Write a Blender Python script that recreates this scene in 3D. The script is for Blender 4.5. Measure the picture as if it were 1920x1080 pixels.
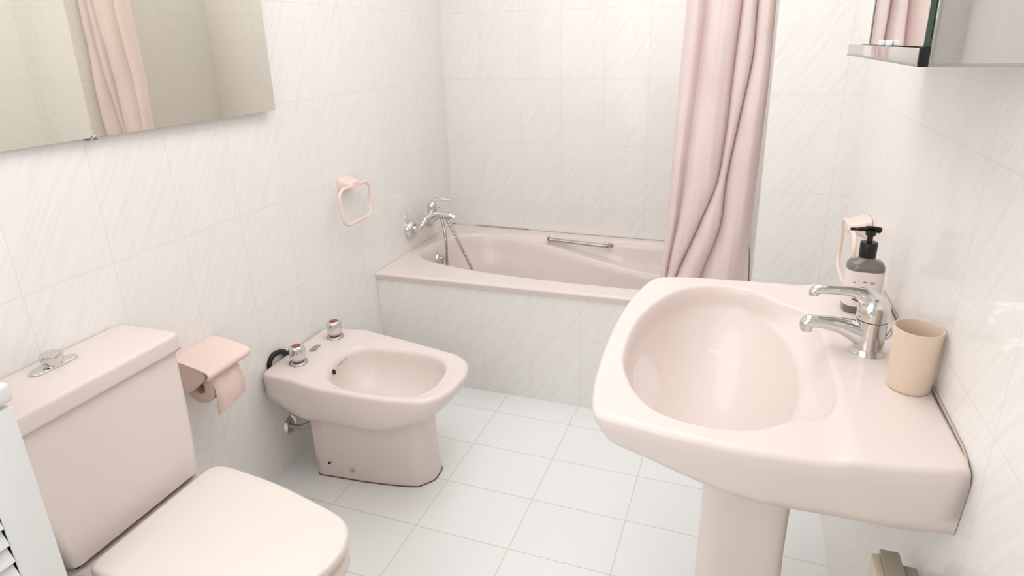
import bpy, bmesh, math, random
from mathutils import Vector, Matrix, noise
PI = math.pi
random.seed(4)
scene = bpy.context.scene
for o in list(bpy.data.objects):
    bpy.data.objects.remove(o)
COL = scene.collection

# ------------------------------------------------------------------ camera
AL = 0.0326            # the left wall runs slightly out of square
W = 1.7208             # right wall
cam_d = bpy.data.cameras.new('camera')
cam_d.sensor_fit = 'HORIZONTAL'
cam_d.sensor_width = 36.0
F_PX, PX, PY = 1151.70, 1005.43, 463.23
cam_d.lens = F_PX / 1920 * 36.0
cam_d.shift_x = (960 - PX) / 1920
cam_d.shift_y = (PY - 540) / 1920
cam_d.clip_start = 0.02
cam = bpy.data.objects.new('camera', cam_d)
COL.objects.link(cam)
yaw, pitch, roll = -0.3313, -0.3203, -0.0169
fw = Vector((math.sin(yaw) * math.cos(pitch), math.cos(yaw) * math.cos(pitch), math.sin(pitch)))
ri = Vector((math.cos(yaw), -math.sin(yaw), 0))
up = ri.cross(fw)
r2 = ri * math.cos(roll) + up * math.sin(roll)
u2 = -ri * math.sin(roll) + up * math.cos(roll)
M = Matrix((r2, u2, -fw)).transposed().to_4x4()
M.translation = Vector((1.4125, -2.7784, 1.3488))
cam.matrix_world = M
scene.camera = cam

# ------------------------------------------------------------------ light
scene.view_settings.view_transform = 'Standard'
scene.view_settings.look = 'None'
scene.view_settings.gamma = 1
scene.view_settings.use_curve_mapping = False
scene.view_settings.exposure = 0.27
w = bpy.data.worlds.new('world')
scene.world = w
w.use_nodes = True
w.node_tree.nodes['Background'].inputs[0].default_value = (1, .97, .94, 1)
w.node_tree.nodes['Background'].inputs[1].default_value = 0.3

def area(name, loc, direction, sx, sy, power, col):
    d = bpy.data.lights.new(name, 'AREA')
    d.shape = 'RECTANGLE'
    d.size, d.size_y, d.energy, d.color = sx, sy, power, col
    o = bpy.data.objects.new(name, d)
    o.location = loc
    o.rotation_euler = Vector(direction).to_track_quat('-Z', 'Y').to_euler()
    COL.objects.link(o)
    return o
area('ceiling_lamp_light', (0.98, -1.25, 2.365), (0, 0, -1), 0.9, 1.8, 13.0, (.98, .99, 1))
area('cabinet_lamp_light', (1.545, -1.68, 2.028), (-.35, 0, -1), 0.03, 0.4, .5, (1, .98, .96))
area('rear_fill_light', (0.60, -3.24, 1.30), (.0, 1, -.08), 0.9, 1.9, 12.5, (.985, .993, 1))  # added fill behind the camera for faces turned towards it, not a real opening

# ------------------------------------------------------------------ materials
def srgb(r, g, b):
    f = lambda c: (c / 255 / 12.92) if c / 255 <= .04045 else ((c / 255 + .055) / 1.055) ** 2.4
    return (f(r), f(g), f(b), 1)

def mat(name, col, rough=.4, metal=0, spec=.5, coat=0, trans=0, ior=1.45, sss=0, bump=None, alpha=1, vary=0.0):
    m = bpy.data.materials.new(name)
    m.use_nodes = True
    nt = m.node_tree
    b = nt.nodes['Principled BSDF']
    b.inputs['Base Color'].default_value = col
    b.inputs['Roughness'].default_value = rough
    b.inputs['Metallic'].default_value = metal
    b.inputs['Specular IOR Level'].default_value = spec
    b.inputs['Coat Weight'].default_value = coat
    b.inputs['Coat Roughness'].default_value = .04
    b.inputs['Transmission Weight'].default_value = trans
    b.inputs['IOR'].default_value = ior
    b.inputs['Subsurface Weight'].default_value = sss
    b.inputs['Subsurface Radius'].default_value = (.01, .006, .004)
    if vary:
        tc = nt.nodes.new('ShaderNodeTexCoord')
        n = nt.nodes.new('ShaderNodeTexNoise')
        n.inputs['Scale'].default_value = 6
        n.inputs['Detail'].default_value = 4
        mx = nt.nodes.new('ShaderNodeMix')
        mx.data_type = 'RGBA'
        mx.inputs['A'].default_value = col
        mx.inputs['B'].default_value = tuple(c * (1 - vary) for c in col[:3]) + (1,)
        nt.links.new(tc.outputs['Object'], n.inputs['Vector'])
        nt.links.new(n.outputs['Fac'], mx.inputs['Factor'])
        nt.links.new(mx.outputs['Result'], b.inputs['Base Color'])
    if bump:
        tc = nt.nodes.new('ShaderNodeTexCoord')
        n = nt.nodes.new('ShaderNodeTexNoise')
        n.inputs['Scale'].default_value = bump[0]
        bp = nt.nodes.new('ShaderNodeBump')
        bp.inputs['Strength'].default_value = bump[1]
        bp.inputs['Distance'].default_value = .002
        nt.links.new(tc.outputs['Object'], n.inputs['Vector'])
        nt.links.new(n.outputs['Fac'], bp.inputs['Height'])
        nt.links.new(bp.outputs['Normal'], b.inputs['Normal'])
    return m

def tile_mat(name, base, base2, streak, grout, bw, bh, mortar, rough, coat, streaks=True):
    m = bpy.data.materials.new(name)
    m.use_nodes = True
    nt = m.node_tree
    N, L = nt.nodes, nt.links
    b = N['Principled BSDF']
    uv = N.new('ShaderNodeUVMap')
    uv.uv_map = 'UVMap'
    br = N.new('ShaderNodeTexBrick')
    br.offset = 0
    br.squash = 1
    br.inputs['Scale'].default_value = 1
    br.inputs['Brick Width'].default_value = bw
    br.inputs['Row Height'].default_value = bh
    br.inputs['Mortar Size'].default_value = mortar
    br.inputs['Mortar Smooth'].default_value = .15
    br.inputs['Color1'].default_value = base
    br.inputs['Color2'].default_value = base2
    br.inputs['Mortar'].default_value = grout
    L.new(uv.outputs['UV'], br.inputs['Vector'])
    colour = br.outputs['Color']
    if streaks:
        mp = N.new('ShaderNodeMapping')
        mp.vector_type = 'TEXTURE'
        mp.inputs['Rotation'].default_value = (0, 0, math.radians(57))
        mp.inputs['Scale'].default_value = (.17, .010, 1)
        L.new(uv.outputs['UV'], mp.inputs['Vector'])
        ns = N.new('ShaderNodeTexNoise')
        ns.inputs['Scale'].default_value = 1
        ns.inputs['Detail'].default_value = 6
        ns.inputs['Roughness'].default_value = .62
        L.new(mp.outputs['Vector'], ns.inputs['Vector'])
        rp = N.new('ShaderNodeValToRGB')
        rp.color_ramp.elements[0].position = .42
        rp.color_ramp.elements[0].color = (0, 0, 0, 1)
        rp.color_ramp.elements[1].position = .72
        rp.color_ramp.elements[1].color = (1, 1, 1, 1)
        L.new(ns.outputs['Fac'], rp.inputs['Fac'])
        inv = N.new('ShaderNodeMath')
        inv.operation = 'SUBTRACT'
        inv.inputs[0].default_value = 1
        L.new(br.outputs['Fac'], inv.inputs[1])
        ml = N.new('ShaderNodeMath')
        ml.operation = 'MULTIPLY'
        L.new(rp.outputs['Color'], ml.inputs[0])
        L.new(inv.outputs[0], ml.inputs[1])
        mx = N.new('ShaderNodeMix')
        mx.data_type = 'RGBA'
        L.new(ml.outputs[0], mx.inputs['Factor'])
        L.new(colour, mx.inputs['A'])
        mx.inputs['B'].default_value = streak
        colour = mx.outputs['Result']
    L.new(colour, b.inputs['Base Color'])
    bp = N.new('ShaderNodeBump')
    bp.invert = True
    bp.inputs['Strength'].default_value = .35
    bp.inputs['Distance'].default_value = .0012
    L.new(br.outputs['Fac'], bp.inputs['Height'])
    L.new(bp.outputs['Normal'], b.inputs['Normal'])
    b.inputs['Roughness'].default_value = rough
    b.inputs['Coat Weight'].default_value = coat
    b.inputs['Coat Roughness'].default_value = .07
    return m

M_WALL = tile_mat('glazed_wall_tile', srgb(250, 248, 245), srgb(248, 246, 243), srgb(243, 238, 233), srgb(240, 232, 225), .2, .2968, .0011, .36, .35)
M_FLOOR = tile_mat('floor_tile', srgb(249, 249, 248), srgb(247, 247, 246), srgb(228, 224, 220), srgb(222, 211, 202), .3, .2, .0013, .38, .12, False)
M_CEIL = mat('ceiling_paint', srgb(250, 249, 247), .9)
M_PINK = mat('pink_ceramic', srgb(238, 224, 218), .36, spec=.4, coat=.22, vary=.015)
M_PINKTUB = mat('pink_enamel', srgb(239, 226, 219), .3, coat=.3)
M_PLAST = mat('pink_plastic', srgb(249, 223, 214), .3, coat=.2)
M_SEAT = mat('cream_seat_plastic', srgb(240, 230, 223), .34, coat=.15)
M_SEATEDGE = mat('yellowed_seat_plastic', srgb(232, 212, 186), .35)
M_CHROME = mat('chrome', (.72, .71, .70, 1), .09, metal=1)
M_DULL = mat('dull_chrome', (.5, .48, .46, 1), .28, metal=1)
M_BLACK = mat('black_plastic', srgb(20, 18, 17), .35)
M_RED = mat('red_cap', srgb(158, 62, 52), .3)
M_DARK = mat('dark_gap', srgb(45, 35, 30), .8)
M_SEAL = mat('aged_sealant', srgb(220, 202, 180), .6, vary=.2)
M_SEALW = mat('white_sealant', srgb(238, 231, 222), .5)
M_STAIN = mat('mouldy_sealant', srgb(120, 92, 70), .7, vary=.4)
M_CUP = mat('cream_beaker', srgb(229, 208, 188), .38, sss=.15)
M_GREY = mat('smoky_plastic', srgb(118, 113, 108), .2, coat=.4)
M_LABEL = mat('bottle_label', srgb(240, 226, 222), .45)
M_INK = mat('label_ink', srgb(120, 100, 92), .6)
M_SCRIPT = mat('faded_script', srgb(196, 160, 140), .6)
M_WHITE = mat('white_lacquer', srgb(236, 237, 236), .35, coat=.2)
M_CREAM = mat('cream_metal', srgb(238, 228, 204), .45)
M_OLIVE = mat('grey_metal', srgb(192, 186, 172), .45)
M_MIRROR = mat('mirror_glass', (.80, .78, .71, 1), .015, metal=1)
M_MIRROR2 = mat('cabinet_mirror', (.93, .92, .90, 1), .015, metal=1)
M_STEEL = mat('polished_steel', (.66, .64, .63, 1), .05, metal=1)
M_GREEN = mat('green_glass_edge', srgb(52, 78, 64), .12, coat=.5)
M_PAPER = mat('pink_paper', srgb(244, 218, 208), .9, bump=(300, .3))
M_LAMP = bpy.data.materials.new('lamp_glow')
M_LAMP.use_nodes = True
_b = M_LAMP.node_tree.nodes['Principled BSDF']
_b.inputs['Emission Color'].default_value = (1, .96, .92, 1)
_b.inputs['Emission Strength'].default_value = 4

def cloth_mat():
    m = bpy.data.materials.new('pink_curtain_cloth')
    m.use_nodes = True
    nt = m.node_tree
    N, L = nt.nodes, nt.links
    b = N['Principled BSDF']
    out = N['Material Output']
    b.inputs['Base Color'].default_value = srgb(254, 244, 242)
    b.inputs['Roughness'].default_value = .75
    b.inputs['Sheen Weight'].default_value = .15
    t = N.new('ShaderNodeBsdfTranslucent')
    t.inputs['Color'].default_value = srgb(255, 232, 226)
    ms = N.new('ShaderNodeMixShader')
    ms.inputs[0].default_value = .34
    L.new(b.outputs[0], ms.inputs[1])
    L.new(t.outputs[0], ms.inputs[2])
    L.new(ms.outputs[0], out.inputs[0])
    tc = N.new('ShaderNodeTexCoord')
    n = N.new('ShaderNodeTexNoise')
    n.inputs['Scale'].default_value = 14
    n.inputs['Detail'].default_value = 5
    bp = N.new('ShaderNodeBump')
    bp.inputs['Strength'].default_value = .25
    bp.inputs['Distance'].default_value = .004
    L.new(tc.outputs['Object'], n.inputs['Vector'])
    L.new(n.outputs['Fac'], bp.inputs['Height'])
    L.new(bp.outputs['Normal'], b.inputs['Normal'])
    return m
M_CLOTH = cloth_mat()

# ------------------------------------------------------------------ helpers
def empty(name, loc, rz=0.0):
    o = bpy.data.objects.new(name, None)
    o.location = loc
    o.rotation_euler = (0, 0, rz)
    o.empty_display_size = .1
    COL.objects.link(o)
    return o

def tag(o, label, cat, group=None):
    o['label'] = label
    o['category'] = cat
    if group:
        o['group'] = group
    return o

def obj(name, bm, m, parent=None, smooth=True, angle=40, label=None):
    bmesh.ops.remove_doubles(bm, verts=bm.verts, dist=1e-6)
    bmesh.ops.recalc_face_normals(bm, faces=bm.faces)
    me = bpy.data.meshes.new(name)
    bm.to_mesh(me)
    bm.free()
    for mm in (m if isinstance(m, (list, tuple)) else [m]):
        me.materials.append(mm)
    o = bpy.data.objects.new(name, me)
    COL.objects.link(o)
    if smooth:
        for p in me.polygons:
            p.use_smooth = True
        me.set_sharp_from_angle(angle=math.radians(angle))
    if parent:
        o.parent = parent
    if label:
        o['label'] = label
    return o

def box(bm, x0, x1, y0, y1, z0, z1, bev=0.0, seg=2, mi=0):
    r = bmesh.ops.create_cube(bm, size=1)
    vs = r['verts']
    bmesh.ops.scale(bm, verts=vs, vec=(x1 - x0, y1 - y0, z1 - z0))
    bmesh.ops.translate(bm, verts=vs, vec=((x0 + x1) / 2, (y0 + y1) / 2, (z0 + z1) / 2))
    if bev:
        es = list({e for v in vs for e in v.link_edges})
        bmesh.ops.bevel(bm, geom=es, offset=bev, segments=seg, profile=.5, affect='EDGES')
    return bm

def frame_at(a, b):
    z = (b - a).normalized()
    x = z.orthogonal().normalized()
    return x, z.cross(x)

def tube(bm, pts, r, seg=16, caps=True, closed=False):
    """swept tube; r number or list"""
    pts = [Vector(p) for p in pts]
    n = len(pts)
    rs = list(r) if isinstance(r, (list, tuple)) else [r] * n
    rs = rs + [rs[-1]] * (n - len(rs))
    tans = []
    for i in range(n):
        if closed:
            t = pts[(i + 1) % n] - pts[(i - 1) % n]
        else:
            t = pts[min(i + 1, n - 1)] - pts[max(i - 1, 0)]
        tans.append(t.normalized())
    x = tans[0].orthogonal().normalized()
    rings = []
    for i in range(n):
        x = (x - tans[i] * x.dot(tans[i])).normalized()
        y = tans[i].cross(x)
        rr = rs[i]
        ry = rr
        if isinstance(rr, tuple):
            rr, ry = rr
        rings.append([bm.verts.new(pts[i] + x * math.cos(2 * PI * k / seg) * rr + y * math.sin(2 * PI * k / seg) * ry) for k in range(seg)])
    m = n if closed else n - 1
    for i in range(m):
        a, b = rings[i], rings[(i + 1) % n]
        for k in range(seg):
            bm.faces.new((a[k], a[(k + 1) % seg], b[(k + 1) % seg], b[k]))
    if caps and not closed:
        bm.faces.new(rings[0][::-1])
        bm.faces.new(rings[-1])
    return bm

def bez(pts, n=10, closed=False):
    """Catmull-Rom through points"""
    P = [Vector(p) for p in pts]
    out = []
    m = len(P)
    rng = range(m) if closed else range(m - 1)
    for i in rng:
        if closed:
            p0, p1, p2, p3 = P[(i - 1) % m], P[i], P[(i + 1) % m], P[(i + 2) % m]
        else:
            p0, p1, p2, p3 = P[max(i - 1, 0)], P[i], P[i + 1], P[min(i + 2, m - 1)]
        for k in range(n):
            t = k / n
            out.append(.5 * ((2 * p1) + (-p0 + p2) * t + (2 * p0 - 5 * p1 + 4 * p2 - p3) * t * t + (-p0 + 3 * p1 - 3 * p2 + p3) * t ** 3))
    if not closed:
        out.append(P[-1])
    return out

def lathe(bm, prof, seg=32, loc=(0, 0, 0), axis=None, caps=True):
    """prof: list of (r, h) along the axis"""
    if axis is None:
        R = Matrix.Identity(3)
    else:
        R = Vector(axis).normalized().to_track_quat('Z', 'Y').to_matrix()
    rings = []
    L = Vector(loc)
    for r, h in prof:
        rings.append([bm.verts.new(L + R @ Vector((r * math.cos(2 * PI * k / seg), r * math.sin(2 * PI * k / seg), h))) for k in range(seg)])
    for a, b in zip(rings, rings[1:]):
        for k in range(seg):
            bm.faces.new((a[k], a[(k + 1) % seg], b[(k + 1) % seg], b[k]))
    if caps:
        bm.faces.new(rings[0][::-1])
        bm.faces.new(rings[-1])
    return bm

def polar(ctrl, c, n, smooth=True):
    """closed star shaped outline resampled at n equal angles about c -> list of (x, y)"""
    P = bez([(x, y, 0) for x, y in ctrl], 14, True) if smooth else [Vector((x, y, 0)) for x, y in ctrl]
    res = []
    m = len(P)
    for k in range(n):
        a = 2 * PI * k / n
        d = Vector((math.cos(a), math.sin(a), 0))
        best = None
        for i in range(m):
            p, q = P[i] - Vector((c[0], c[1], 0)), P[(i + 1) % m] - Vector((c[0], c[1], 0))
            e = q - p
            den = d.x * e.y - d.y * e.x
            if abs(den) < 1e-12:
                continue
            t = (p.x * e.y - p.y * e.x) / den
            s = (p.x * d.y - p.y * d.x) / den
            if t > 0 and -1e-6 <= s <= 1 + 1e-6:
                if best is None or t > best:
                    best = t
        res.append((c[0] + d.x * best, c[1] + d.y * best))
    return res

def loft(bm, rings, cap0=True, cap1=True, closed=True):
    R = [[bm.verts.new(p) for p in r] for r in rings]
    n = len(R[0])
    for a, b in zip(R, R[1:]):
        for k in range(n if closed else n - 1):
            bm.faces.new((a[k], a[(k + 1) % n], b[(k + 1) % n], b[k]))
    if cap0:
        bm.faces.new(R[0][::-1])
    if cap1:
        bm.faces.new(R[-1])
    return bm

def mixp(A, B, t):
    return [(a[0] + (b[0] - a[0]) * t, a[1] + (b[1] - a[1]) * t) for a, b in zip(A, B)]

def inset(A, c, d):
    out = []
    for x, y in A:
        v = Vector((x - c[0], y - c[1]))
        l = v.length
        v = v * ((l - d) / l)
        out.append((c[0] + v.x, c[1] + v.y))
    return out

def sstep(a, b, x):
    t = max(0, min(1, (x - a) / (b - a)))
    return t * t * (3 - 2 * t)

def rrect(x0, x1, y0, y1, r, n=8):
    pts = []
    for cx, cy, a0 in ((x1 - r, y1 - r, 0), (x0 + r, y1 - r, PI / 2), (x0 + r, y0 + r, PI), (x1 - r, y0 + r, 1.5 * PI)):
        for k in range(n + 1):
            a = a0 + PI / 2 * k / n
            pts.append((cx + r * math.cos(a), cy + r * math.sin(a)))
    return pts

def slab(bm, outline, z0, z1, bev=.003, seg=3):
    """rounded-edge slab from a planar outline (list of x,y)"""
    cx = sum(p[0] for p in outline) / len(outline)
    cy = sum(p[1] for p in outline) / len(outline)
    rings = []
    for k in range(seg + 1):
        a = PI / 2 * k / seg
        rings.append((bev * (1 - math.sin(a)), z0 + bev * (1 - math.cos(a))))
    top = [(i, z1 - (z - z0)) for i, z in rings[::-1]]
    R = []
    for i, z in rings + top:
        R.append([(x, y, z) for x, y in inset(outline, (cx, cy), i)])
    return loft(bm, R)

def textobj(name, body, size, m, mw, parent, ext=.0003):
    cu = bpy.data.curves.new(name, 'FONT')
    cu.body = body
    cu.size = size
    cu.extrude = ext
    cu.align_x = 'CENTER'
    o = bpy.data.objects.new(name, cu)
    COL.objects.link(o)
    bpy.context.view_layer.update()
    dg = bpy.context.evaluated_depsgraph_get()
    me = bpy.data.meshes.new_from_object(o.evaluated_get(dg))
    bpy.data.objects.remove(o)
    me.transform(mw)
    me.materials.clear()
    me.materials.append(m)
    r = bpy.data.objects.new(name, me)
    COL.objects.link(r)
    r.parent = parent
    return r

# ------------------------------------------------------------------ room
HC = 2.40
YF = -3.30
def quad(name, vs, uvs, m):
    me = bpy.data.meshes.new(name)
    me.from_pydata(vs, [], [tuple(range(len(vs)))])
    uvl = me.uv_layers.new(name='UVMap')
    for i, l in enumerate(me.loops):
        uvl.data[i].uv = uvs[l.vertex_index]
    me.materials.append(m)
    o = bpy.data.objects.new(name, me)
    COL.objects.link(o)
    o['kind'] = 'structure'
    return o
def wall(name, pts, uvf, m=None):
    return quad(name, pts, [uvf(*p) for p in pts], m or M_WALL)
V0 = .0034
BIG = .2 * 40
BV = .2968 * 4
TH = .2968
# floor
def fuv(x, y, z):
    return ((x - .0032 * y - .5898) / .2922 * .3 + 9, (y + .8902) / .2066 * .2 + 8)
wall('floor', [(-.02, .02, 0), (-.02, YF, 0), (W + .02, YF, 0), (W + .02, .02, 0)], fuv, M_FLOOR)
wall('ceiling', [(-.02, .02, HC), (W + .02, .02, HC), (W + .02, YF, HC), (-.02, YF, HC)], lambda x, y, z: (x, y), M_CEIL)
wall('wall_left', [(-AL * YF, YF, 0), (0, 0, 0), (0, 0, HC), (-AL * YF, YF, HC)],
     lambda x, y, z: (y + 2.0331 + BIG, z - .005 * y - V0 + BV))
wall('wall_back', [(0, 0, 0), (1.4689, 0, 0), (1.4689, 0, HC), (0, 0, HC)],
     lambda x, y, z: (x - .1905 + BIG, z - V0 + BV))
wall('wall_recess', [(1.4689, 0, 0), (1.4689, -.7606, 0), (1.4689, -.7606, HC), (1.4689, 0, HC)],
     lambda x, y, z: (-y + .1 + BIG, z - V0 + BV))
wall('wall_partition', [(1.4689, -.7606, 0), (W, -.7606, 0), (W, -.7606, HC), (1.4689, -.7606, HC)],
     lambda x, y, z: (x - 1.6704 + BIG, z - V0 - .002 + BV))
wall('wall_right', [(W, -.7606, 0), (W, YF, 0), (W, YF, HC), (W, -.7606, HC)],
     lambda x, y, z: (-(y + 1.4073) * .2 / .2051 + BIG, z - V0 - .002 + BV))
wall('wall_front', [(-AL * YF, YF, 0), (W, YF, 0), (W, YF, HC), (-AL * YF, YF, HC)],
     lambda x, y, z: (-x + BIG, z - V0 + BV))
wall('wall_bath_front', [(.025, -.7613, 0), (1.4689, -.7613, 0), (1.4689, -.7613, .46), (.025, -.7613, .46)],
     lambda x, y, z: (x - .487 + BIG, z - .287 + TH * 5))
# door behind the camera (only seen in reflections)
bm = bmesh.new()
box(bm, .55, 1.35, YF + .001, YF + .035, .0, 2.03, .004)
o = obj('door_1', bm, M_WHITE)
o['kind'] = 'structure'
bm = bmesh.new()
for x0, x1 in ((.47, .55), (1.35, 1.43)):
    box(bm, x0, x1, YF + .001, YF + .045, 0, 2.11, .004)
box(bm, .47, 1.43, YF + .001, YF + .045, 2.03, 2.11, .004)
o = obj('trim_1', bm, M_WHITE)
o['kind'] = 'structure'
dh = empty('door_handle', (1.29, YF + .036, 1.05))
tag(dh, 'chrome lever handle on the white door behind the camera, seen only as a reflection', 'door handle')
bm = bmesh.new()
slab(bm, rrect(-.022, .022, -.09, .09, .01), 0, .006, .002)
bmesh.ops.transform(bm, matrix=Matrix.Rotation(-PI / 2, 4, 'X'), verts=bm.verts)
obj('plate', bm, M_DULL, dh)
bm = bmesh.new()
tube(bm, bez([(0, 0, .03), (0, .045, .03), (-.02, .055, .03), (-.12, .055, .03)], 6), .009, 12)
obj('lever', bm, M_CHROME, dh)

# ceiling lamp housing around the main light
cl = empty('ceiling_lamp', (.98, -1.25, HC))
tag(cl, 'square flush white ceiling lamp over the middle of the room, above the picture', 'ceiling lamp')
bm = bmesh.new()
box(bm, -.47, .47, -.92, .92, -.03, 0, .004)
obj('base', bm, M_WHITE, cl)

# ------------------------------------------------------------------ bathtub
NX, NY = 220, 120
XT0, XT1, YT0, YT1 = .0, 1.4665, -.772, -.002
def rimz(x, y):
    return .462 + (-y / .76) * (.008 + .018 * x / 1.4)
def sdf_poly(px, py, poly):
    d = 1e9
    ins = False
    n = len(poly)
    for i in range(n):
        ax, ay = poly[i]
        bx, by = poly[(i + 1) % n]
        ex, ey = bx - ax, by - ay
        wx, wy = px - ax, py - ay
        t = max(0, min(1, (wx * ex + wy * ey) / (ex * ex + ey * ey + 1e-12)))
        dx, dy = wx - ex * t, wy - ey * t
        d = min(d, dx * dx + dy * dy)
        if (ay > py) != (by > py) and px < (bx - ax) * (py - ay) / (by - ay + 1e-15) + ax:
            ins = not ins
    return math.sqrt(d) * (1 if ins else -1)
OUT = [(.060, -.42), (.085, -.26), (.15, -.16), (.27, -.108), (.45, -.078), (.65, -.060), (.95, -.052), (1.25, -.055), (1.38, -.10),
       (1.41, -.25), (1.41, -.50), (1.37, -.62), (1.25, -.665), (1.0, -.675), (.75, -.668), (.50, -.652), (.30, -.622), (.17, -.58), (.09, -.52)]
LOW = [(.070, -.42), (.095, -.26), (.16, -.17), (.28, -.120), (.45, -.118), (.65, -.135), (.95, -.155), (1.20, -.17), (1.32, -.20),
       (1.36, -.28), (1.36, -.46), (1.32, -.56), (1.22, -.60), (1.0, -.612), (.75, -.62), (.50, -.625), (.30, -.602), (.17, -.565), (.10, -.51)]
OUTP = [(v.x, v.y) for v in bez([(x, y, 0) for x, y in OUT], 5, True)]
LOWP = [(v.x, v.y) for v in bez([(x, y, 0) for x, y in LOW], 5, True)]
def tubz(x, y):
    z0 = rimz(x, y)
    d1 = sdf_poly(x, y, OUTP)
    if d1 < -.002:
        # rounded outer front edge
        e = y - YT0
        if e < .006:
            z0 -= .004 - .004 * math.sqrt(max(0, 1 - (1 - e / .006) ** 2))
        return z0
    ledge = .004 + .115 * sstep(.25, 1.15, x)
    d2 = sdf_poly(x, y, LOWP)
    a = sstep(-.002, .022, d1)
    z = z0 - a * ledge
    if d2 > -.012:
        b = max(0, d2 + .012)
        k = sstep(0, .03, b) * .035 + max(0, b - .01) * 2.9
        depth = z - .115
        zz = z - k
        fl = .115 + .02 * (x / 1.4)
        if zz < fl + .05:
            t = (fl + .05 - zz)
            zz = fl + .05 * math.exp(-t / .05)
        z = zz
    return z
xs = [XT0 + (XT1 - XT0) * i / NX for i in range(NX + 1)]
ys = [YT0 + (YT1 - YT0) * (j / NY) for j in range(NY + 1)]
bm = bmesh.new()
G = []
for j, y in enumerate(ys):
    row = []
    for i, x in enumerate(xs):
        s = i / NX
        xx = x + (1 - s) ** 4 * (-AL * y + .001)
        row.append(bm.verts.new((xx, y, tubz(xx, y))))
    G.append(row)
for j in range(NY):
    for i in range(NX):
        bm.faces.new((G[j][i], G[j][i + 1], G[j + 1][i + 1], G[j + 1][i]))
# front lip going down, with a small step
prev = G[0]
for dy, dz in ((0.0, -.008), (.0, -.010), (.0015, -.0115), (.0015, -.024), (.003, -.0265), (.0095, -.027)):
    cur = [bm.verts.new((v.co.x, YT0 + dy, rimz(v.co.x, YT0) + dz)) for v in G[0]]
    for i in range(NX):
        bm.faces.new((prev[i + 1], prev[i], cur[i], cur[i + 1]))
    prev = cur
tub = empty('bathtub', (0, 0, 0))
tag(tub, 'pale pink built-in bathtub with a chrome grab bar, set behind a tiled front', 'bathtub')
obj('basin', bm, M_PINKTUB, tub, angle=60)
bm = bmesh.new()
tube(bm, bez([(.016, -.75, .478), (.012, -.5, .474), (.004, -.2, .468), (.003, -.006, .466), (.2, -.004, .466), (.42, -.004, .4665)], 12), .0028, 8)
obj('sealant', bm, M_SEAL, tub, label='yellowed sealant')
bm = bmesh.new()
tube(bm, [(.46, -.004, .466), (1.45, -.004, .466)], .0018, 8)
obj('sealant', bm, M_SEALW, tub)
gb = bm = bmesh.new()
ga, gc = Vector((.545, -.050, .452)), Vector((.850, -.050, .444))
off = Vector((0, -.045, 0))
tube(bm, bez([ga + Vector((0, .008, -.012)), ga + off * .4, ga + off + Vector((.012, 0, 0)), ga + off + Vector((.04, 0, 0)), gc + off - Vector((.04, 0, 0)), gc + off - Vector((.012, 0, 0)), gc + off * .4, gc + Vector((0, .008, -.012))], 8), .0085, 14)
for p in (ga, gc):
    lathe(bm, [(.001, 0), (.016, 0), (.016, .008), (.010, .012)], 20, p + Vector((0, 0, -.010)), (0, -1, .1))
obj('grab_bar', bm, M_DULL, tub)
bm = bmesh.new()
lathe(bm, [(.034, 0), (.034, .004), (.030, .010), (.018, .014), (.001, .015)], 28, (.125, -.405, .418), (1, 0, .28))
lathe(bm, [(.008, .0), (.008, .022), (.001, .024)], 16, (.125, -.405, .418), (1, 0, .28))
obj('overflow_cover', bm, M_CHROME, tub)

# bath mixer on the left wall
bx = empty('bath_mixer_tap', (.012, -.365, .612), AL)
tag(bx, 'chrome wall-mounted bath mixer tap with lever above the tub corner', 'tap')
bm = bmesh.new()
tube(bm, [(.072, -.085, 0), (.072, -.07, 0), (.072, 0, 0), (.072, .07, 0), (.072, .085, 0)], [.012, .019, .022, .019, .012], 24)
obj('body', bm, M_CHROME, bx)
for s in (-1, 1):
    bm = bmesh.new()
    tube(bm, bez([(.004, s * .10, -.045), (.035, s * .10, -.043), (.066, s * .098, -.022), (.072, s * .075, 0)], 6), [.017] * 6 + [.014] * 13, 20)
    obj('union', bm, M_CHROME, bx)
    bm = bmesh.new()
    lathe(bm, [(.041, -.006), (.043, .004), (.039, .018), (.027, .030), (.016, .034)], 30, (0, s * .10, -.045), (1, 0, 0))
    obj('rosette', bm, M_CHROME, bx)
bm = bmesh.new()
tube(bm, bez([(.07, 0, .0), (.095, 0, .004), (.13, 0, .002), (.165, 0, .0), (.178, 0, -.008)], 6), [(.016, .02)] * 6 + [(.014, .016)] * 12 + [(.012, .012)] * 7, 20)
obj('spout', bm, M_CHROME, bx)
bm = bmesh.new()
lathe(bm, [(.021, 0), (.023, .012), (.023, .028), (.020, .044), (.012, .052), (.001, .054)], 26, (.072, 0, .012))
obj('cartridge_cap', bm, M_CHROME, bx)
bm = bmesh.new()
tube(bm, bez([(.066, 0, .056), (.09, 0, .072), (.13, 0, .078), (.17, 0, .074)], 6), [(.012, .007)] * 6 + [(.011, .004)] * 8 + [(.008, .003)] * 5, 16)
obj('lever', bm, M_CHROME, bx)
hz = empty('shower_hose', (.14, -.372, .602))
tag(hz, 'grey ribbed metal shower hose looping down from the bath mixer into the tub', 'shower hose')
hpts = bez([(-.015, .01, -.002), (.0, -.0, -.04), (.018, -.02, -.10), (.016, -.02, -.20), (.02, -.03, -.34), (.08, -.06, -.44), (.18, -.05, -.44), (.19, -.01, -.36), (.125, 0, -.22), (.065, .005, -.10), (.02, .012, -.02), (.0, .016, .004)], 24)
bm = bmesh.new()
tube(bm, hpts, [.0068 if (i // 2) % 2 else .0060 for i in range(len(hpts))], 14)
obj('hose', bm, M_DULL, hz)
hk = empty('suction_hook', (.016, -.485, .648), AL)
tag(hk, 'small clear white peg hook on the tiles left of the bath mixer', 'hook')
bm = bmesh.new()
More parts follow.
